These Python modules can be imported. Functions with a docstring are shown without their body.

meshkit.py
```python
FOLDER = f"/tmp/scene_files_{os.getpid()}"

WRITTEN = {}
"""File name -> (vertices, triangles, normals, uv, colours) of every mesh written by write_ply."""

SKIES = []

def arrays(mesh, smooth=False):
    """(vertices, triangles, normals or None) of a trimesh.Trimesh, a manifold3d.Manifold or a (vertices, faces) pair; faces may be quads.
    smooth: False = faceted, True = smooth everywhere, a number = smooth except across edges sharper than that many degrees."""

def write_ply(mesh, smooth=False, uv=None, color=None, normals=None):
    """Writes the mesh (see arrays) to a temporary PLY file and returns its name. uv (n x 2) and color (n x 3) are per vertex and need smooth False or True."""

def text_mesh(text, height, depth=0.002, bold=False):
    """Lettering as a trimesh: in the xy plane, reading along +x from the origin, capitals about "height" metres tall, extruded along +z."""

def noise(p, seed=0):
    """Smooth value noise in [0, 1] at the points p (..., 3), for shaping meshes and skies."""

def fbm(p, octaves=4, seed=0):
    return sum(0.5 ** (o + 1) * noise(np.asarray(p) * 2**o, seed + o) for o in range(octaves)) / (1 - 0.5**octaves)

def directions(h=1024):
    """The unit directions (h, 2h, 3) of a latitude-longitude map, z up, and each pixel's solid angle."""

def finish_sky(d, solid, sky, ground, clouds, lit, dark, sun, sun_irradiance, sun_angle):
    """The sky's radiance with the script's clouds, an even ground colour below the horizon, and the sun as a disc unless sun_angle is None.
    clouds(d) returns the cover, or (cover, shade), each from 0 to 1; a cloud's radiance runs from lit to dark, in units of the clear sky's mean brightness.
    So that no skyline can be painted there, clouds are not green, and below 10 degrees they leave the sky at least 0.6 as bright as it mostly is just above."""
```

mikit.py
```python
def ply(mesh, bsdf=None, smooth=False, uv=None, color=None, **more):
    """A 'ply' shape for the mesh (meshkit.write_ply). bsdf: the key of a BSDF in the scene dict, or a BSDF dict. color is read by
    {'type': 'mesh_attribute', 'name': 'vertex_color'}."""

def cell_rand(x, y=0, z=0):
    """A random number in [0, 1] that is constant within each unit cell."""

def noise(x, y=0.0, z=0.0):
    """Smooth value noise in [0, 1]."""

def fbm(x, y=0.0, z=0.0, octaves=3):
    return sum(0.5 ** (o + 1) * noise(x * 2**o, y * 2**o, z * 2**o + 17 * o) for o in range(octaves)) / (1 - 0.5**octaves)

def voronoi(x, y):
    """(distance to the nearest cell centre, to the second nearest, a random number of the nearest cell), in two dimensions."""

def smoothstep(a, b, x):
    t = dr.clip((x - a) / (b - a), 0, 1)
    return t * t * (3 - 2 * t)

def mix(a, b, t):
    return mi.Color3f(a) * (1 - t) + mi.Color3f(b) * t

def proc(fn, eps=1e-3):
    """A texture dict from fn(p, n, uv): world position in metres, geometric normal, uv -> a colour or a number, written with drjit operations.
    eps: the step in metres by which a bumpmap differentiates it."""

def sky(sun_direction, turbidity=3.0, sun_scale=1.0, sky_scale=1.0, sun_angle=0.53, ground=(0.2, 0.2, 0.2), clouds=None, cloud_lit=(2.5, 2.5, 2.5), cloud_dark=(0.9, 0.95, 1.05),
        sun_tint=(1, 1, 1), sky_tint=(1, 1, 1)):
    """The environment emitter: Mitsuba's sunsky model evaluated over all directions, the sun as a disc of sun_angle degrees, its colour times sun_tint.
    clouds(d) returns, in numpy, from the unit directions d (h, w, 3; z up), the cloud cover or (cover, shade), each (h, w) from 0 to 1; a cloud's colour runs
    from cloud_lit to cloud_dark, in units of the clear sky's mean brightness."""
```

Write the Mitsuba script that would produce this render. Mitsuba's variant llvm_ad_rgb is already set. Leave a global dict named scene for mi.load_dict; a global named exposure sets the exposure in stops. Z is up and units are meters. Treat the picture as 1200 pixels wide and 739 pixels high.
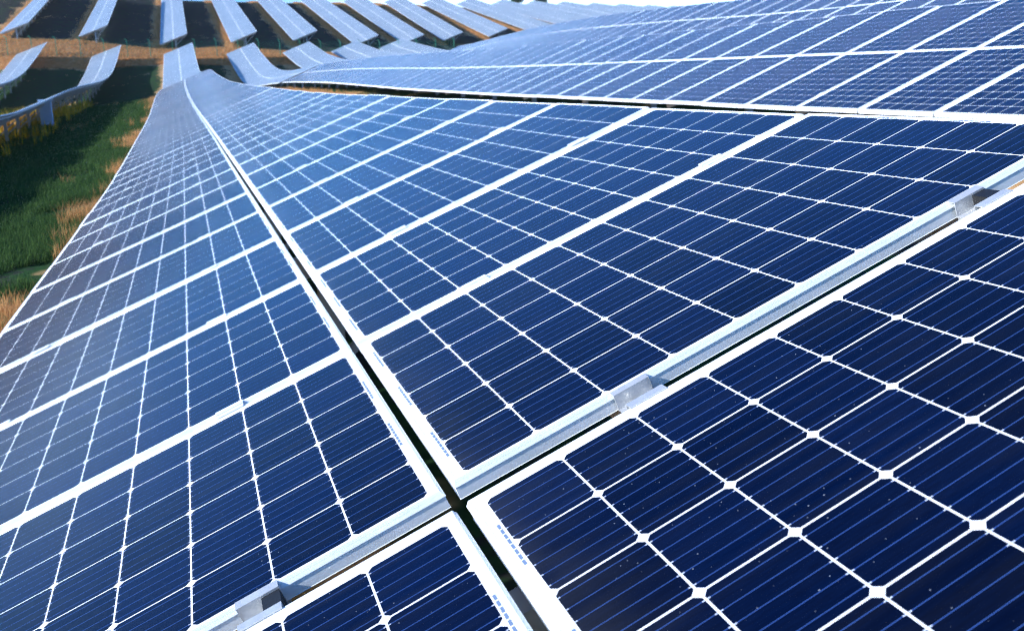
import math
import numpy as np
import trimesh
import mitsuba as mi
import drjit as dr
import mikit
import meshkit

T = mi.ScalarTransform4f
rng = np.random.default_rng(7)
scene, labels = {}, {}

# ------------------------------------------------------------------ camera, sky, exposure
CAM = np.array([-0.446, -2.467, 0.7134])
FWD = np.array([0.326000, 0.912600, -0.246750])
scene['camera'] = {
    'type': 'thinlens', 'fov': 2 * math.degrees(math.atan(600 / 1048.14)), 'fov_axis': 'x',
    'aperture_radius': 0.0024, 'focus_distance': 2.3, 'near_clip': 0.05, 'far_clip': 5000.0,
    'to_world': T().look_at(origin=CAM.tolist(), target=(CAM + FWD).tolist(), up=[0, 0, 1])}
SUN = np.array([-0.92, -0.12, 0.305])


def low_cloud(d):
    """A thin bank of cloud low over the horizon."""
    n = meshkit.fbm(d * np.array([3.0, 3.0, 7.0]), 5, seed=3)
    el = np.degrees(np.arcsin(np.clip(d[..., 2], 0, 1)))
    bank = np.clip((n - 0.36) * 5, 0, 1) * np.clip((12 + 13 * (n - 0.5) - el) / 7, 0, 1)
    return 0.38 * np.clip(bank, 0, 1)


scene['sky'] = mikit.sky(SUN, turbidity=2.0, sun_scale=1.0, sun_angle=1.5, sky_scale=0.9, ground=(0.1, 0.1, 0.07),
                         sun_tint=(0.86, 1.22, 2.45), sky_tint=(0.42, 0.95, 1.8),
                         clouds=low_cloud, cloud_lit=(7.0, 8.6, 10.0), cloud_dark=(1.0, 1.0, 1.0))
exposure = 2.65

# ------------------------------------------------------------------ materials
def fr(x):
    return x - dr.floor(x)


def cell_colour(p, n, uv):
    """One monocrystalline cell: uv = (cell number + 0..1 along the strings, cell number + 0..1 across them)."""
    a, b = fr(uv.x), fr(uv.y)
    r = mikit.cell_rand(uv.x, uv.y, 5)
    base = mikit.mix((0.0004, 0.0027, 0.0108), (0.0010, 0.0058, 0.024), r)
    fine = mikit.noise(uv.x * 7, uv.y * 70, 3)
    panel = mikit.cell_rand(uv.x / 20, uv.y / 10, 9)
    base = base * (0.75 + 0.5 * fine) * (0.8 + 0.4 * panel)
    k = dr.abs(fr(b * 5) - 0.5) / 5 * 0.155
    bus = dr.select(k < 0.0007, 1.0, 0.0)
    tip = dr.select((k < 0.0011) & ((a < 0.03) | (a > 0.97)), 1.0, 0.0)
    base = mikit.mix(base, (0.035, 0.085, 0.26), bus)
    base = mikit.mix(base, (0.55, 0.6, 0.7), tip)
    d, _, w = mikit.voronoi(uv.x * 9, uv.y * 9)
    where = mikit.noise(uv.x * 0.5, uv.y * 0.5, 2)
    speck = dr.select((d < 0.015 + 0.05 * fr(w * 13)) & (w < 0.27 * where * where), 0.25 + 0.5 * fr(w * 57), 0.0)
    base = mikit.mix(base, (0.5, 0.55, 0.6), speck)
    # dust film, thicker along the panel's lower frame edge, with dried run marks
    x = fr(uv.x / 20) * 20
    film = mikit.fbm(uv.x * 0.9, uv.y * 0.9, 4, octaves=3)
    runs = mikit.noise(uv.x * 0.35, uv.y * 9, 6)
    edge = dr.exp(-x * 2.6) * (0.35 + 0.65 * mikit.noise(uv.x * 3, uv.y * 5, 8))
    return mikit.mix(base, (0.30, 0.29, 0.27), dr.clip(0.022 * film * runs + 0.06 * edge, 0, 1))


def sheet_colour(p, n, uv):
    """Panels so far off that their cells and white lines run together: uv = (0..10, 0..6)."""
    r = mikit.noise(uv.x / 60, uv.y / 10, 5)
    return mikit.mix((0.15, 0.20, 0.24), (0.20, 0.25, 0.29), r)


GLASS = dict(specular=0.12, roughness=0.2)


def principled(colour, **k):
    return {'type': 'twosided', 'b': {'type': 'principled', 'base_color': colour, **k}}


def rgb(*c):
    return {'type': 'rgb', 'value': list(c)}


def metal_fn(c, s=1.0):
    c = np.array(c)

    def fn(p, n, uv):
        v = mikit.fbm(p.x * 9 * s, p.y * 9 * s, p.z * 40 * s, octaves=3)
        return mikit.mix([float(t) for t in c * 0.82], [float(t) for t in np.minimum(c * 1.1, 0.9)], v)
    return mikit.proc(fn)


scene['cell_glass'] = principled(mikit.proc(cell_colour), spec_tint=1.0, **GLASS)
scene['sheet_glass'] = principled(mikit.proc(sheet_colour), specular=0.3, roughness=0.34)
scene['backsheet_glass'] = principled(rgb(0.86, 0.86, 0.84), **GLASS)
scene['ribbon_metal'] = principled(rgb(0.17, 0.23, 0.34), specular=0.3, roughness=0.21)
scene['frame_metal'] = principled(metal_fn((0.84, 0.90, 0.86)), metallic=0.05, roughness=0.42)
scene['clamp_metal'] = principled(metal_fn((0.62, 0.62, 0.60), 3), metallic=0.45, roughness=0.33)
scene['steel'] = principled(metal_fn((0.45, 0.47, 0.48)), metallic=0.4, roughness=0.5)
scene['dark_rubber'] = principled(rgb(0.012, 0.012, 0.012), roughness=0.5)
scene['cabinet_paint'] = principled(metal_fn((0.42, 0.56, 0.72)), roughness=0.4)
scene['fence_paint'] = principled(rgb(0.05, 0.30, 0.16), roughness=0.45)


# ------------------------------------------------------------------ the lie of the land
TILT = math.radians(23.2)
CT, ST = math.cos(TILT), math.sin(TILT)
P = 1.0732                     # panel pitch along a row
LOW = -1.702                   # lower edge of a table, measured up the slope from its middle gap
YS = np.array([-8, 5, 12, 16, 20, 28, 36, 44, 52, 60, 64, 70, 78, 84, 90, 98, 107.0])
G = -LOW * ST
ZROW = {  # height of each row's middle gap
    -2: G + np.array([-2.7, -2.7, -2.7, -2.65, -2.6, -2.5, -2.3, -1.9, -1.5, -1.1, -1.0, -.7, -.3, .05, .75, 2.2, 4.0]),
    -1: G + np.array([-1.6, -1.6, -1.6, -1.6, -1.58, -1.55, -1.48, -1.15, -.75, -.48, -.4, -.25, -.02, .3, .85, 2.1, 3.9]),
    0: np.array([0, 0, .004, .05, .09, .188, .348, .652, 1.005, 1.224, 1.285, 1.25, 1.27, 1.75, 2.55, 3.7, 4.90]),
    1: np.array([1.12, 1.14, 1.20, 1.225, 1.26, 1.36, 1.51, 1.64, 1.70, 1.745, 1.745, 1.66, 1.45, 1.6, 2.2, 3.4, 4.96]),
    2: G + np.array([1.95, 2.0, 2.05, 2.06, 2.1, 2.35, 2.52, 2.48, 2.25, 2.0, 1.9, 1.8, 1.7, 1.8, 2.1, 2.9, 4.47]),
    3: G + np.array([2.6, 2.6, 2.6, 2.6, 2.7, 2.8, 2.9, 2.9, 2.8, 2.6, 2.5, 2.3, 2.2, 2.3, 2.6, 3.2, 4.5]),
    4: G + np.array([3.2, 3.2, 3.2, 3.2, 3.2, 3.2, 3.3, 3.3, 3.2, 3.0, 2.9, 2.7, 2.6, 2.6, 2.9, 3.5, 4.7]),
    5: G + np.array([3.6, 3.6, 3.6, 3.6, 3.6, 3.6, 3.7, 3.7, 3.6, 3.4, 3.3, 3.1, 3.0, 3.0, 3.3, 3.9, 5.0])}
XROW = {  # where each row's middle gap runs
    -2: ([0, 107], [-15.05, -15.05]), -1: ([0, 107], [-7.85, -7.80]),
    0: ([-8, 12, 16, 24, 32, 40, 48, 60, 64, 70, 80, 107], [0, 0, -.03, -.10, -.148, -.218, -.27, -.23, -.16, -.30, -.43, -.49]),
    1: ([0, 62, 66, 80, 86, 107], [7.96, 7.96, 7.7, 6.8, 6.5, 6.13]),
    2: ([0, 55, 70, 107], [15.92, 15.92, 14.6, 12.4]), 3: ([0, 50, 107], [23.9, 23.9, 18.2]),
    4: ([0, 50, 107], [31.8, 31.8, 24.4]), 5: ([0, 50, 107], [39.8, 39.8, 30.5])}


def row_x(k, y):
    return np.interp(y, *XROW[k])


def smooth_rows():
    """Each row's height as a finely sampled, softened profile."""
    yy = np.arange(-30, 130, 0.5)
    out = {}
    for k, z in ZROW.items():
        v = np.interp(yy, YS, z)
        v[yy > 107] = z[-1] + (yy[yy > 107] - 107) * 0.15
        for _ in range(4):
            v[2:-2] = (v[:-4] + v[1:-3] + v[2:-2] + v[3:-1] + v[4:]) / 5
        out[k] = v
    return yy, out


RY, RZ = smooth_rows()


def row_z(k, y):
    return np.interp(y, RY, RZ[k])


# far hillside: where each far row begins (middle gap) and the skyline
FX = np.array([-60, -27.0, -18.0, -9.4, -0.9, 7.2, 15.0, 22.7, 30.5, 38.3, 46, 54, 70, 120, 200])
FY = np.array([112, 112.0, 112.0, 112.0, 113.0, 113.0, 118.8, 118.6, 125.5, 133.0, 135, 137, 140, 150, 160])
FS = np.array([.050, .050, .049, .0479, .0414, .0450, .0477, .0441, .0461, .0500, .055, .061, .070, .074, .074])
FZ = 0.713 + FS * (FY + 2.467)                      # low edge there
TX = np.array([-60, -12, 0, 10, 40, 80, 120, 200])
TY = np.array([146, 148, 163, 169, 172, 185, 196, 210.0])
TZ = 0.713 + 0.0853 * (TY + 2.467) + np.interp(TX, [0, 40, 80], [0, 0.2, 0.45])


def far_low(x, y):
    y0, z0, y1, z1 = (np.interp(x, a, b) for a, b in ((FX, FY), (FX, FZ), (TX, TY), (TX, TZ)))
    t = (y - y0) / (y1 - y0)
    rise = z0 + (z1 - z0) * t
    u = np.maximum(y - y1, 0)
    s = (z1 - z0) / (y1 - y0)
    over = z1 + s * u - s * u ** 2 / 30
    over = np.where(u > 15, z1 + s * 7.5 - 0.02 * (u - 15), over)
    return np.where(t > 1, over, rise)


CLEAR = 0.60


def ground_z(x, y):
    x, y = np.asarray(x, float), np.asarray(y, float)
    keys = sorted(RZ)
    lowx = np.stack([row_x(k, y) + LOW * CT for k in keys])
    lowz = np.stack([row_z(k, y) - G for k in keys])
    near = lowz[0] + np.maximum(lowx[0] - x, 0) * -0.12
    near = np.where(x < lowx[0], np.maximum(near, lowz[0] - 3), near)
    for i in range(len(keys) - 1):
        t = np.clip((x - lowx[i]) / (lowx[i + 1] - lowx[i]), 0, 1)
        near = np.where(x > lowx[i], lowz[i] * (1 - t) + lowz[i + 1] * t, near)
    far = far_low(x - LOW * CT, y)
    y0 = np.interp(x - LOW * CT, FX, FY)
    t = np.clip((y - 106) / (y0 - 106), 0, 1)
    t = t * t * (3 - 2 * t)
    return near * (1 - t) + far * t - CLEAR


def bumpy(x, y):
    q = np.stack([x, y, 0 * x], -1)
    return ground_z(x, y) + 0.10 * (meshkit.fbm(q * 0.8, 4, 1) - 0.5) + 0.05 * (meshkit.fbm(q * 4.0, 2, 2) - 0.5)


# ------------------------------------------------------------------ ground
def road_band(y):
    return dr.abs(y - 107.0)


def ground_colour(p, n, uv):
    big = mikit.fbm(p.x * 0.35, p.y * 0.35, 1, octaves=4)
    mid = mikit.fbm(p.x * 2.3, p.y * 2.3, 2, octaves=3)
    fine = mikit.fbm(p.x * 13, p.y * 13, 3, octaves=3)
    green = mikit.mix((0.016, 0.042, 0.018), (0.045, 0.10, 0.034), fine)
    straw = mikit.mix((0.42, 0.24, 0.10), (0.70, 0.43, 0.21), fine)
    earth = mikit.mix((0.030, 0.030, 0.028), (0.065, 0.062, 0.055), mid)
    # uv.x: how much the ground here is worn to straw, uv.y: green against bare
    s = mikit.smoothstep(0.40, 0.62, uv.x + 0.9 * (big - 0.5) + 0.8 * (mid - 0.5))
    g = mikit.smoothstep(0.35, 0.65, uv.y + 1.0 * (mid - 0.5) + 0.6 * (fine - 0.5))
    c = mikit.mix(earth, green, g)
    c = mikit.mix(c, straw, s)
    rut = dr.maximum(0, 1 - dr.abs(p.y - 106.3 - 0.5 * big) / 0.45) * mikit.smoothstep(0.42, 0.6, mid)
    return mikit.mix(c, (0.05, 0.04, 0.03), dr.clip(rut, 0, 1) * 0.8)


def low_edge_gap(x, y):
    """Distance in front of (or under) the nearest row's low edge; negative under the table."""
    best = np.full(np.shape(x), 99.0)
    for k in RZ:
        best = np.where(y < 108, np.where(np.abs(row_x(k, y) + LOW * CT - x) < np.abs(best), row_x(k, y) + LOW * CT - x, best), best)
    for k in range(-3, 18):
        e = far_x(k) + LOW * CT - x
        best = np.where((y >= 108) & (np.abs(e) < np.abs(best)), e, best)
    return best


def far_x(k):
    return -0.9 + 7.9 * k + (-0.5 if k < 0 else 0)


def straw_at(x, y):
    e = low_edge_gap(x, y)
    s = np.clip(1 - np.abs(e - 0.2) / 1.5, 0, 1) * 0.75 + 0.12
    near_left = (y < 110) & (x < 0)
    s = np.where(near_left, np.clip(1 - np.abs(e) / 1.0, 0, 1) * 0.55 + 0.10, s)
    s = np.where(near_left & (y < 7.2), np.clip(1 - np.abs(e) / 1.5, 0, 1) * 0.85 + 0.12, s)
    road = np.clip(1.6 - np.abs(y - 107.5) / 4.2, 0, 1)
    return np.maximum(s, road)


def axis(parts):
    return np.unique(np.round(np.concatenate([np.arange(a, b, s) for a, b, s in parts]), 4))


gx = axis([(-700, -300, 100), (-300, -60, 20), (-60, -20, 1.5), (-20, -7, 0.35), (-7, 3, 0.16), (3, 20, 0.4), (20, 60, 1.2), (60, 240, 6), (240, 720, 80)])
gy = axis([(-300, -60, 60), (-60, -8, 4), (-8, 2, 0.6), (2, 30, 0.16), (30, 62, 0.35), (62, 130, 0.45), (130, 190, 1.2), (190, 320, 8), (320, 800, 80)])
X, Y = np.meshgrid(gx, gy)
Z = bumpy(X, Y)
ii, jj = np.meshgrid(np.arange(len(gy) - 1), np.arange(len(gx) - 1), indexing='ij')
q = (ii * len(gx) + jj).ravel()
faces = np.stack([q, q + 1, q + 1 + len(gx), q + len(gx)], 1)
verts = np.stack([X, Y, Z], -1).reshape(-1, 3)
cover = np.clip(0.62 + 0.0 * X, 0, 1)
cover = np.where((Y > 20) & (Y < 103) & (X < -1), 0.7, cover)
cover = np.where(Y > 108, 0.35, cover)
guv = np.stack([straw_at(X, Y), cover], -1).reshape(-1, 2)
scene['ground_soil'] = {'type': 'twosided', 'b': {'type': 'diffuse', 'reflectance': mikit.proc(ground_colour)}}
scene['ground'] = mikit.ply((verts, faces), 'ground_soil', smooth=True, uv=guv)
labels['ground'] = {'label': 'rolling grassy field under the solar rows with dry strips', 'category': 'ground', 'kind': 'structure'}


# ------------------------------------------------------------------ thin sunlit haze
scene['haze_air'] = {'type': 'homogeneous', 'albedo': {'type': 'rgb', 'value': [0.95, 0.95, 0.95]}, 'sigma_t': 0.00018, 'phase': {'type': 'hg', 'g': 0.2}}
scene['haze'] = {'type': 'cube', 'bsdf': {'type': 'null'}, 'interior': {'type': 'ref', 'id': 'haze_air'},
                 'to_world': T().translate([20, 250, 0]).scale([800, 620, 45])}
labels['haze'] = {'label': 'thin bright haze over the field', 'category': 'haze', 'kind': 'stuff'}
scene['camera']['medium'] = {'type': 'ref', 'id': 'haze_air'}


# ------------------------------------------------------------------ mesh helpers
class Bag:
    """Collects pieces for one mesh."""

    def __init__(self):
        self.v, self.f, self.uv, self.n = [], [], [], 0

    def add(self, v, f, uv=None):
        v, f = np.asarray(v, float), np.asarray(f)
        if f.shape[1] == 4:
            f = np.vstack([f[:, [0, 1, 2]], f[:, [0, 2, 3]]])
        self.v.append(v); self.f.append(f + self.n); self.n += len(v)
        if uv is not None:
            self.uv.append(np.asarray(uv, float))

    def mesh(self):
        return trimesh.Trimesh(np.vstack(self.v), np.vstack(self.f), process=False)

    def ply(self, bsdf, **k):
        return mikit.ply(self.mesh(), bsdf, uv=np.vstack(self.uv) if self.uv else None, **k)


CUBE_V = np.array([[x, y, z] for z in (0, 1) for y in (0, 1) for x in (0, 1)], float)
CUBE_F = np.array([[0, 2, 3, 1], [4, 5, 7, 6], [0, 1, 5, 4], [2, 6, 7, 3], [0, 4, 6, 2], [1, 3, 7, 5]])


def box(x0, x1, y0, y1, z0, z1):
    return CUBE_V * [x1 - x0, y1 - y0, z1 - z0] + [x0, y0, z0], CUBE_F


def bar(a, b, w, h, up=(0, 0, 1)):
    """A straight bar of section w x h from a to b."""
    a, b, up = (np.asarray(t, float) for t in (a, b, up))
    d = b - a; L = np.linalg.norm(d); d /= L
    s = np.cross(d, up); s /= np.linalg.norm(s); u = np.cross(s, d)
    v = CUBE_V - [0.5, 0, 0.5]
    return a + v[:, :1] * w * s + v[:, 1:2] * L * d + v[:, 2:] * h * u, CUBE_F


def channel(a, b, w, h, th, up=(0, 0, 1)):
    """A C-section post: three thin walls."""
    a, b, up = (np.asarray(t, float) for t in (a, b, up))
    d = (b - a) / np.linalg.norm(b - a)
    s = np.cross(d, up); s /= np.linalg.norm(s); u = np.cross(s, d)
    out = Bag()
    out.add(*bar(a - s * (w - th) / 2, b - s * (w - th) / 2, th, h, u))
    for g in (-1, 1):
        o = u * g * (h - th) / 2 + s * th / 2
        out.add(*bar(a + o, b + o, w - th, th, u))
    return out


def put(v, M):
    return v @ M[:3, :3].T + M[:3, 3]


# ------------------------------------------------------------------ one panel, in its own axes: x up the slope, y along the row, z out of the glass
CELL, CP, CHAM = 0.1550, 0.159, 0.0090
PW = 0.035 + 6 * CP + 0.012                # frame size along the row
YF = 0.013                                 # far frame edge against the station
PROFILE = [(0.011, -0.001), (0.0107, 0.0006), (0.0075, 0.0009), (0.0062, 0.0004), (0.0, -0.0115), (-0.0005, -0.0128), (0.0014, -0.0138),
           (0.0014, -0.039), (0.0004, -0.040), (0.026, -0.040), (0.026, -0.038), (0.0032, -0.0378), (0.0032, -0.005)]


def frame_mesh(x0, x1):
    y0, y1 = YF - PW, YF
    rings = []
    for o, z in PROFILE:
        rings.append([[x0 + o, y0 + o, z], [x1 - o, y0 + o, z], [x1 - o, y1 - o, z], [x0 + o, y1 - o, z]])
    v = np.array(rings).reshape(-1, 3)
    f = []
    for i in range(len(PROFILE) - 1):
        for j in range(4):
            a, b = i * 4 + j, i * 4 + (j + 1) % 4
            f.append([a, b, b + 4, a + 4])
    return v, np.array(f)[:, ::-1]


def octagon(cx, cy, z0, z1, uv0):
    h, c = CELL / 2, CHAM
    o = np.array([[-h + c, -h], [h - c, -h], [h, -h + c], [h, h - c], [h - c, h], [-h + c, h], [-h, h - c], [-h, -h + c]])
    top = np.c_[o + [cx, cy], np.full(8, z1)]
    uvt = uv0 + np.clip((o + h) / CELL, 0.001, 0.999)
    f = [[0, i, i + 1] for i in range(1, 7)]
    if z0 is None:
        return top, np.array(f), uvt
    bot = np.c_[o + [cx, cy], np.full(8, z0)]
    for i in range(8):
        j = (i + 1) % 8
        f += [[i, 8 + i, 8 + j], [i, 8 + j, j]]
    return np.vstack([top, bot]), np.array(f), np.vstack([uvt, uvt])


UP_SPAN, LO_SPAN = (-0.030, 1.612), (-0.030 - 0.021 - 1.651, -0.051)     # frame extents of the upper and lower panel of a pair
UP_CELL, LO_CELL = 0.0, -0.0768 - 1.59


def spans(lower):
    return (*(LO_SPAN if lower else UP_SPAN), LO_CELL if lower else UP_CELL)


def cell_list(lower):
    x0 = LO_CELL if lower else UP_CELL
    return [(x0 + (i + 0.5) * CP, YF - 0.035 - (j + 0.5) * CP, i, j) for j in range(6) for i in range(10)]


FRAME = [mikit.ply(frame_mesh(*spans(lo)[:2]), 'frame_metal') for lo in (0, 1)]
SHEET = []
for lo in (0, 1):
    a, b, _ = spans(lo)
    SHEET.append(mikit.ply(box(a + .0105, b - .0105, YF - PW + .0105, YF - .0105, -.0045, 0.0), 'backsheet_glass'))


def ribbons(lower):
    """The solder ribbons that join neighbouring strings, in the white margin at both ends of a panel."""
    out = Bag()
    a, b, c = spans(lower)
    for end, x in ((0, c - 0.0085), (1, c + 1.59 + 0.0015)):
        starts = (0, 2, 4) if end == 0 else (1, 3)
        for j in starts:
            for n in range(8):
                y = YF - 0.035 - (j + 0.56) * CP - n * (CP * 0.88 / 8)
                out.add(*box(x, x + 0.0055, y - CP * 0.088, y, 0.0001, 0.0003))
    return out


RIBBON = [ribbons(lo).ply('ribbon_metal') for lo in (0, 1)]


def hat_clamp(g=0.034):
    """Hat-section mid clamp, extruded up the slope; origin at the middle of the gap, glass level."""
    t = 0.003
    b_ = min(0.007, g * 0.5)
    pts = [(-g - 0.013, 0.0012), (-g + b_ - .001, 0.0012), (-g + b_, -0.033), (g - b_, -0.033), (g - b_ + .001, 0.0012), (g + 0.013, 0.0012)]
    p = np.array(pts)
    d = np.gradient(p, axis=0); n = np.c_[-d[:, 1], d[:, 0]]; n /= np.linalg.norm(n, axis=1)[:, None]
    q2 = p + n * t
    out = Bag()
    L = 0.082
    for i in range(len(p) - 1):
        v = []
        for x in (-L / 2, L / 2):
            for w in (p[i], p[i + 1], q2[i + 1], q2[i]):
                v.append([x, w[0], w[1]])
        out.add(v, np.array([[0, 1, 2, 3], [7, 6, 5, 4], [0, 4, 5, 1], [1, 5, 6, 2], [2, 6, 7, 3], [3, 7, 4, 0]]))
    return out


CLAMP, SMALL_CLAMP = hat_clamp(), hat_clamp(0.0115)
c_ = trimesh.creation.cylinder(0.0085, 0.009, sections=6)
c_.apply_translation([0, 0, -0.0225])
w_ = trimesh.creation.cylinder(0.0125, 0.002, sections=20)
w_.apply_translation([0, 0, -0.0268])
BOLT = trimesh.util.concatenate([c_, w_])
plug_ = trimesh.Trimesh(*(lambda v, f: (v, np.vstack([f[:, [0, 1, 2]], f[:, [0, 2, 3]]])))(*box(0.006, 0.0405, -0.024, 0.024, -0.0295, -0.0015)), process=False)
SMALL_PLY = SMALL_CLAMP.ply('frame_metal')
CLAMP_PLY, BOLT_PLY, PLUG_PLY = CLAMP.ply('clamp_metal'), mikit.ply(BOLT, 'clamp_metal'), mikit.ply(plug_, 'dark_rubber')
CLAMP_X = (0.365, 1.235, -0.43, -1.30)


# ------------------------------------------------------------------ stations along a row
def stations(xf, zf, y0, y1):
    """4x4 frames of the panel pairs of one table, from y0 on: origin at the far edge of each pair on the middle gap."""
    out, y = [], y0
    while y < y1:
        n = y + P
        for _ in range(3):
            d = np.array([xf(n) - xf(y), n - y, zf(n) - zf(y)])
            n = y + (n - y) * P / np.linalg.norm(d)
        a = np.array([xf(y), y, zf(y)]); b = np.array([xf(n), n, zf(n)])
        D = (b - a) / np.linalg.norm(b - a)
        V = np.array([CT, 0, ST]); V -= D * (V @ D); V /= np.linalg.norm(V)
        M = np.eye(4); M[:3, 0], M[:3, 1], M[:3, 2], M[:3, 3] = V, D, np.cross(V, D), b
        out.append(M); y = n
    return out


def entry(key, shape, M=None, label=None, kind=None):
    s = dict(shape)
    if M is not None:
        s['to_world'] = T(M.tolist())
    scene[key] = s
    if label or kind:
        labels[key] = {k: v for k, v in (('label', label), ('kind', kind)) if v}


def num(name, i):
    return name if i == 0 else f'{name}_{i:03d}'


def jitter(i, lo, s=1.0):
    r = np.random.default_rng(1000 + i * 2 + lo)
    M = np.eye(4)
    M[2, 3] = r.normal(0, 0.0012) * s
    a, b = r.normal(0, 0.0016, 2) * s
    R = trimesh.transformations.rotation_matrix(a, [1, 0, 0]) @ trimesh.transformations.rotation_matrix(b, [0, 1, 0])
    return M @ R


STRETCH = np.diag([1, (P - 0.022) / PW, 1, 1.0])
STRETCH[1, 3] = YF * (1 - STRETCH[1, 1])
CELL_SHIFT = np.diag([1, 1.018, 1, 1.0])          # cells of those wider frames: a broad white margin on the far side
CELL_SHIFT[1, 3] = (YF - (P - 0.022) + 0.015) - 1.018 * (YF - 0.035 - 6 * CP)


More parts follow.
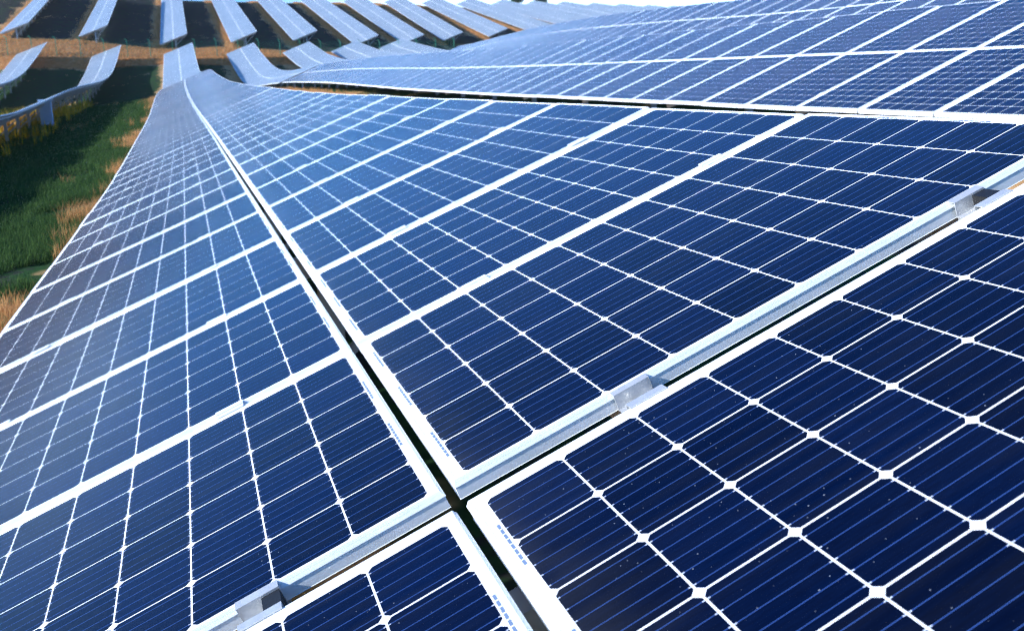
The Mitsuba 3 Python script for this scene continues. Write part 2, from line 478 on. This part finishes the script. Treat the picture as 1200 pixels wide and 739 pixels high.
def table(key, label, st, own=(), cells_of=(), clamps_of=(), real_cells=(), posts_own=True, group=None, wide=(), end_rack=0, rack_at=0.72):
    """One solar table. own: indices of the panel pairs that become parts; cells_of: (pair, lower) whose cells become sub-parts;
    real_cells: pairs whose cells are built one by one in a joined mesh."""
    labels[key] = {'label': label, 'category': 'solar array'}
    if group:
        labels[key]['group'] = group
    own, real = set(own), set(real_cells)
    far_frames, far_back, far_sheets, cells, clamps, purl, racks = Bag(), Bag(), Bag(), Bag(), Bag(), Bag(), Bag()
    fv = [frame_mesh(*spans(lo)[:2]) for lo in (0, 1)]
    npan = 0
    ncell = 0
    for i, M in enumerate(st):
        for lo in (0, 1):
            a, b, c = spans(lo)
            M0 = M @ jitter(i, lo, 1.0 if real else 0.0)
            MJ = M0 @ (np.eye(4) if i in wide else STRETCH)
            MCELL = M0 @ (np.eye(4) if i in wide else CELL_SHIFT)
            if i in own:
                pk = f'{key}__{num("solar_panel", npan)}'; npan += 1
                entry(pk + '__frame', FRAME[lo], MJ)
                entry(pk + '__backsheet', SHEET[lo], MJ)
                if i in (0, 1, 2, 3, 4, 5) and (i, lo) in cells_of or i in real and i < 8:
                    entry(pk + '__ribbons', RIBBON[lo], MCELL, kind='stuff')
            else:
                if i in real:
                    far_frames.add(put(fv[lo][0], MJ), fv[lo][1])
                else:
                    v, f = box(a, b, YF - PW, YF, -.040, 0.0015)
                    far_frames.add(put(v, MJ), f)
                v, f = box(a + .0105, b - .0105, YF - PW + .0105, YF - .0105, -.0045, 0.0032 if i not in real else 0.0)
                far_back.add(put(v, MJ), f)
            if (i, lo) in cells_of:
                for n, (cx, cy, ci, cj) in enumerate(cell_list(lo)):
                    v, f, uv = octagon(cx, cy, 0.00005, 0.00025, np.array([ci + 20 * i, cj + 10 * lo], float))
                    entry(f'{pk}__{num("cell", n)}', mikit.ply(trimesh.Trimesh(v, f, process=False), 'cell_glass', uv=uv), MCELL)
            elif i in real:
                for cx, cy, ci, cj in cell_list(lo):
                    v, f, uv = octagon(cx, cy, None, 0.0003 + 0.00003 * min(i, 40), np.array([ci + 20 * i, cj + 10 * lo], float))
                    cells.add(put(v, MCELL), f, uv)
            else:
                y1 = YF - 0.035; y0 = y1 - 6 * CP
                xa, xb = c, c + 1.59
                v = np.array([[xa, y0, .0045], [xb, y0, .0045], [xb, y1, .0045], [xa, y1, .0045]])
                far_sheets.add(put(v, MCELL), [[0, 1, 2, 3]], np.array([[0, 0], [10, 0], [10, 6], [0, 6]], float) * 0.9999 + [20 * i, 10 * lo])
        # clamps in the gap beyond this pair
        for ck, cx in enumerate(CLAMP_X):
            MC = M.copy()
            big = i + 1 in wide
            MC = MC @ T_np(cx, YF + ((P - PW) / 2 if big else 0.011), 0)
            if i in clamps_of:
                q0 = f'{key}__{num("clamp", len([1 for s in scene if s.startswith(key + "__clamp") and s.endswith("__bracket")]))}'
                entry(q0 + '__bracket', CLAMP_PLY if big else SMALL_PLY, MC)
                entry(q0 + '__bolt', BOLT_PLY, MC)
                if (i, ck) in ((2, 1), (2, 2)):
                    entry(q0 + '__rubber_plug', PLUG_PLY, MC)
            elif i in real and i < 16:
                clamps.add(put(SMALL_CLAMP.mesh().vertices, MC), SMALL_CLAMP.mesh().faces)
    # racking: purlins under the clamps, a sloping rafter, a post and a brace every third pair
    for i, M in enumerate(st):
        for cx in CLAMP_X:
            v, f = box(cx - .03, cx + .03, -P, 0.0, -.098, -.0405)
            purl.add(put(v, M), f)
    npost = 0
    for i in range(end_rack, len(st), 3):
        M = st[i]
        loc = lambda x, y, z: put(np.array([[x, y, z]], float), M)[0]
        racks.add(*bar(loc(-1.5, -P * rack_at, -.155), loc(1.42, -P * rack_at, -.155), 0.07, 0.11, M[:3, 2]))
        top = loc(0.10, -P * rack_at, -.20)
        foot = np.array([top[0], top[1], float(ground_z(top[0], top[1])) - 0.3])
        br_top = loc(1.25, -P * rack_at, -.20)
        br_low = np.array([top[0], top[1], top[2] - 0.62 * (top[2] - foot[2] - 0.3)])
        post = channel(foot, top + [0, 0, .05], 0.12, 0.07, 0.006, (0, 1, 0))
        brace = bar(br_low, br_top, 0.045, 0.045, (0, 1, 0))
        if posts_own is True or i in posts_own:
            entry(f'{key}__{num("post", npost)}', post.ply('steel'))
            b2 = Bag(); b2.add(*brace)
            entry(f'{key}__{num("brace", npost)}', b2.ply('steel'))
            npost += 1
        else:
            racks.add(post.mesh().vertices, post.mesh().faces)
            racks.add(*brace)
    entry(f'{key}__purlins', purl.ply('steel'), kind='stuff')
    entry(f'{key}__rafters', racks.ply('steel'), kind='stuff')
    if far_frames.n:
        entry(f'{key}__far_panel_frames', far_frames.ply('frame_metal'), kind='stuff')
        entry(f'{key}__far_backsheets', far_back.ply('backsheet_glass'), kind='stuff')
    if far_sheets.n:
        entry(f'{key}__far_panel_cells', far_sheets.ply('sheet_glass'), kind='stuff')
    if cells.n:
        entry(f'{key}__cells', cells.ply('cell_glass'), kind='stuff')
    if clamps.n:
        entry(f'{key}__small_clamps', clamps.ply('frame_metal'), kind='stuff')


def T_np(x, y, z):
    M = np.eye(4); M[:3, 3] = x, y, z
    return M


def near_row(k, y0, y1):
    return stations(lambda y: float(row_x(k, y)), lambda y: float(row_z(k, y)), y0, y1)


def far_row(k, y0=None, y1=None):
    x = far_x(k)
    y0 = float(np.interp(x, FX, FY)) if y0 is None else y0
    y1 = float(np.interp(x, TX, TY)) + 3 if y1 is None else y1
    return stations(lambda y: x, lambda y: float(far_low(x, y)) + G, y0, y1)


# main row. Pair 1 ends exactly at y = 0.022 (station of the photograph's second pair)
Y_START = 0.022 - 4 * P
main = near_row(0, Y_START, 64.2)             # pairs 2 and 3 are the two nearest in view
table('solar_array', 'nearest navy solar array filling the foreground, with a dark slit along its middle', main,
      own=range(0, 30), cells_of=[(2, 0), (3, 0), (3, 1), (4, 0), (2, 1)], clamps_of=range(1, 8), real_cells=range(0, 80), posts_own=(), end_rack=2, rack_at=0.17, wide=(0, 1, 2, 3))
table('solar_array_001', 'pale solar array straight behind the far end of the nearest array, climbing to the fence',
      near_row(0, 66.4, 106.6), real_cells=(), posts_own=())
table('solar_array_002', 'long blue solar array directly behind the upper right edge of the nearest array',
      near_row(1, -3.0, 64.5), own=range(0, 36), real_cells=range(0, 80), posts_own=())
table('solar_array_003', 'pale solar array tail curving up to the fence, left end of the long blue array',
      near_row(1, 66.0, 106.6), posts_own=())
table('solar_array_004', 'solar array at upper right, its lower half hidden behind the long blue array',
      near_row(2, 9.0, 57.0), own=range(8, 36), real_cells=range(0, 80), posts_own=())
table('solar_array_005', 'short pale solar array end just above the crest of the long blue array',
      near_row(2, 62.0, 107.0), posts_own=())
table('solar_array_006', 'small solar array end peeping over the crest, right of the short pale array end',
      near_row(3, 70.0, 109.0), posts_own=())
table('solar_array_007', 'tiny solar array corner at the right end of the dry grass strip',
      near_row(4, 85.0, 111.0), posts_own=())
table('solar_array_008', 'left solar array seen from behind, its posts standing above yellow weeds',
      near_row(-1, 12.0, 106.8), posts_own=range(0, 96, 3))
table('solar_array_009', 'pale solar array tip at far left, just below the dry grass strip',
      near_row(-2, 48.0, 106.8), posts_own=())
FAR = {-2: 'hillside solar array at the top left corner, seen along its edge',
       -1: 'hillside solar array second from the top left corner, leaning right',
       0: 'upright hillside solar array straight above the pale one behind the nearest array',
       1: 'hillside solar array leaning left, first to the right of the upright one',
       2: 'hillside solar array second to the right of the upright one',
       3: 'hillside solar array third to the right of the upright one',
       4: 'hillside solar array fourth to the right of the upright one',
       5: 'hillside solar array fifth to the right of the upright one'}
ORD = ['sixth', 'seventh', 'eighth', 'ninth', 'tenth', 'eleventh', 'twelfth', 'thirteenth', 'fourteenth']
n = 10
for k in range(-2, 15):
    st = far_row(k)
    table(f'solar_array_{n:03d}', FAR.get(k) or f'blue hillside solar array among the top stripes, {ORD[k - 6]} to the right of the upright one', st,
          posts_own=(0, 3), group='solar arrays on the far hillside')
    n += 1

# ------------------------------------------------------------------ fence along the dry strip
labels['mesh_fence'] = {'label': 'green wire mesh fence on thin posts along the dry grass strip', 'category': 'fence'}
fx = np.arange(-34, 34, 2.35)
fy = 108.6 + 0.02 * fx
wires = Bag()
prev = None
for i, (x, y) in enumerate(zip(fx, fy)):
    z = float(ground_z(x, y)); lean = rng.normal(0, 0.03)
    b = Bag()
    pts = [np.array([x, y, z - 0.2]), np.array([x + lean, y, z + 1.75]), np.array([x + lean - 0.09, y, z + 1.92]), np.array([x + lean - 0.26, y, z + 2.02])]
    for a, c in zip(pts[:-1], pts[1:]):
        b.add(*bar(a, c, 0.065, 0.065, (0, 1, 0)))
    entry(f'mesh_fence__{num("post", i)}', b.ply('fence_paint'))
    if prev is not None:
        for h in np.arange(0.1, 1.76, 0.15):
            t0, t1 = prev, pts
            wires.add(*bar(t0[0] + (t0[1] - t0[0]) * (h + .2) / 1.95, t1[0] + (t1[1] - t1[0]) * (h + .2) / 1.95, 0.006, 0.006))
        for s in np.arange(0.1, 1, 0.1):
            lo_ = prev[0] * (1 - s) + pts[0] * s; hi = prev[1] * (1 - s) + pts[1] * s
            wires.add(*bar(lo_, hi, 0.005, 0.005, (0, 1, 0)))
    prev = pts
entry('mesh_fence__wire_mesh', wires.ply('fence_paint'), kind='stuff')

# ------------------------------------------------------------------ cabinet on the left row
labels['electrical_cabinet'] = {'label': 'pale blue electrical cabinet standing under the left solar array', 'category': 'cabinet'}
cy = 47.5
cx = float(row_x(-1, cy)) + 1.0
cz = float(ground_z(cx, cy)) + 0.15
b = Bag(); b.add(*box(cx - .27, cx + .27, cy - .16, cy + .16, cz, cz + 1.15)); entry('electrical_cabinet__body', b.ply('cabinet_paint'))
b = Bag(); b.add(*box(cx - .245, cx - .02, cy - .185, cy - .16, cz + .03, cz + 1.12)); entry('electrical_cabinet__door', b.ply('cabinet_paint'))
b = Bag(); b.add(*box(cx + .02, cx + .245, cy - .185, cy - .16, cz + .03, cz + 1.12)); entry('electrical_cabinet__door_001', b.ply('cabinet_paint'))
b = Bag(); b.add(*box(cx - .3, cx + .3, cy - .2, cy + .19, cz + 1.15, cz + 1.19)); entry('electrical_cabinet__roof', b.ply('cabinet_paint'))
b = Bag()
for sx in (-.2, .2):
    b.add(*box(cx + sx - .03, cx + sx + .03, cy - .1, cy + .1, cz - .5, cz))
entry('electrical_cabinet__feet', b.ply('steel'))


# ------------------------------------------------------------------ grass
def leaf_mat(name, c0, c1, trans):
    def fn(p, n, uv):
        return mikit.mix(c0, c1, uv.y)
    scene[name] = {'type': 'principledthin', 'base_color': mikit.proc(fn), 'roughness': 0.6, 'diff_trans': trans, 'spec_trans': 0.0}


leaf_mat('grass_leaf', (0.024, 0.066, 0.026), (0.115, 0.20, 0.055), 1.0)
leaf_mat('straw_leaf', (0.50, 0.25, 0.09), (0.80, 0.47, 0.20), 0.9)
leaf_mat('weed_leaf', (0.45, 0.30, 0.02), (0.8, 0.56, 0.06), 1.0)


def blades(px, py, h, w, r, lean=0.5):
    """Bent grass blades: two quads to a point each."""
    n_ = len(px)
    z = bumpy(px, py) - 0.01
    a = r.uniform(0, 2 * np.pi, n_); l = np.abs(r.normal(0, lean, n_)) * h
    s = np.stack([-np.sin(a), np.cos(a), 0 * a], 1) * (w / 2)[:, None]
    d = np.stack([np.cos(a), np.sin(a), 0 * a], 1)
    o = np.stack([px, py, z], 1)
    m = o + d * (l * 0.3)[:, None] + np.array([0, 0, 1]) * (h * 0.6)[:, None]
    t = o + d * l[:, None] + np.array([0, 0, 1]) * (h * np.sqrt(np.maximum(0.15, 1 - 0.5 * (l / h) ** 2)))[:, None]
    v = np.stack([o - s, o + s, m + s * .8, m - s * .8, t], 1).reshape(-1, 3)
    i0 = np.arange(n_) * 5
    f = np.concatenate([np.stack([i0, i0 + 1, i0 + 2], 1), np.stack([i0, i0 + 2, i0 + 3], 1), np.stack([i0 + 3, i0 + 2, i0 + 4], 1)])
    c = np.repeat(r.uniform(0, 1, n_), 5)
    return v, f, np.stack([0 * c, c], 1)


def scatter(n_, x0, x1, y0, y1, r, power=1.0):
    return r.uniform(x0, x1, n_), y0 + (y1 - y0) * r.uniform(0, 1, n_) ** power


gr, st_ = Bag(), Bag()
px, py = scatter(260000, -10.5, -1.2, 2.5, 62, rng, 1.7)
qx, qy = scatter(60000, -5.0, -1.3, 3.5, 16, rng)
px, py = np.concatenate([px, qx]), np.concatenate([py, qy])
keep = meshkit.fbm(np.stack([px * .9, py * .9, 0 * px], 1), 3, 5)
dry = straw_at(px, py) + 0.9 * (meshkit.fbm(np.stack([px * .35, py * .35, 0 * px + 1], 1), 4, 8) - .5) + 0.8 * (meshkit.fbm(np.stack([px * 2.3, py * 2.3, 0 * px], 1), 3, 9) - .5)
sc = 0.75 + py / 30
h = rng.uniform(0.06, 0.22, len(px)) * (0.4 + 1.3 * keep)
g = (keep > 0.33) & (dry < 0.5)
gr.add(*blades(px[g], py[g], h[g], 0.007 * sc[g], rng, 0.8))
g = (dry >= 0.5) & (keep > 0.3)
st_.add(*blades(px[g], py[g], h[g] * 1.5, 0.006 * sc[g], rng, 0.6))
px, py = scatter(6000, -3.6, -1.4, 3.0, 8.0, rng)
g = straw_at(px, py) > 0.5
st_.add(*blades(px[g], py[g], rng.uniform(.08, .26, g.sum()), np.full(g.sum(), .006), rng, 0.5))
px, py = scatter(110000, -40, 45, 103.0, 113.0, rng)
st_.add(*blades(px, py, rng.uniform(.08, .34, len(px)), np.full(len(px), .045), rng, 0.5))
for k in range(-2, 12):
    m_ = 5200
    py = np.interp(far_x(k), FX, FY) + rng.uniform(-1, 60, m_)
    px = far_x(k) + LOW * CT - 0.15 + rng.normal(0, 0.42, m_)
    st_.add(*blades(px, py, rng.uniform(.1, .36, m_), np.full(m_, .06), rng, 0.5))
px, py = scatter(15000, 1.2, 6.6, 8.0, 66.0, rng)
st_.add(*blades(px, py, rng.uniform(.08, .4, len(px)), np.full(len(px), .02), rng, 0.5))
entry('grass', gr.ply('grass_leaf'))
labels['grass'] = {'label': 'green grass between the nearest array and the left array', 'category': 'grass', 'kind': 'stuff'}
entry('dry_grass', st_.ply('straw_leaf'))
labels['dry_grass'] = {'label': 'dry straw coloured grass along array edges and the far strip', 'category': 'grass', 'kind': 'stuff'}
wd = Bag()
px, py = scatter(9000, -12.5, -6.0, 28, 66, rng)
k_ = meshkit.fbm(np.stack([px * .7, py * .7, 0 * px], 1), 3, 15)
g = k_ > 0.56
wd.add(*blades(px[g], py[g], rng.uniform(.15, .75, g.sum()), np.full(g.sum(), .045), rng, 0.5))
entry('yellow_weeds', wd.ply('weed_leaf'))
labels['yellow_weeds'] = {'label': 'yellow weeds growing beneath and behind the left array', 'category': 'weeds', 'kind': 'stuff'}

# ------------------------------------------------------------------ trees on the skyline
leaf_mat('tree_leaf', (0.05, 0.09, 0.03), (0.09, 0.14, 0.04), 0.5)
scene['bark'] = principled(rgb(0.09, 0.07, 0.05), roughness=0.9)


def tree(key, label, x, y, h):
    labels[key] = {'label': label, 'category': 'tree'}
    z = float(ground_z(x, y))
    r = np.random.default_rng(int(abs(x) * 10))
    t = trimesh.creation.cone(0.22, h * 0.8, sections=9); t.apply_translation([x, y, z - 0.2])
    entry(key + '__trunk', mikit.ply(t, 'bark', smooth=True))
    n_ = 2600
    c = r.normal(0, 1, (16, 3)); c = c / np.linalg.norm(c, axis=1)[:, None] * [h * .28, h * .28, h * .3] * r.uniform(.3, 1, (16, 1)) + [x, y, z + h * .62]
    p = c[r.integers(0, 16, n_)] + r.normal(0, h * .075, (n_, 3))
    a, b2 = r.normal(0, 1, (2, n_, 3)); s = 0.16
    v = np.stack([p + a * s, p + b2 * s, p - a * s], 1).reshape(-1, 3)
    cc = np.repeat(r.uniform(0, 1, n_), 3)
    bb = Bag(); bb.add(v, np.arange(n_ * 3).reshape(-1, 3), np.stack([0 * cc, cc], 1))
    entry(key + '__crown', bb.ply('tree_leaf'))


tree('tree', 'left tree on the skyline above the striped arrays', 69.5, 190, 4.2)
tree('tree_001', 'right tree on the skyline above the striped arrays', 75.5, 191, 3.6)
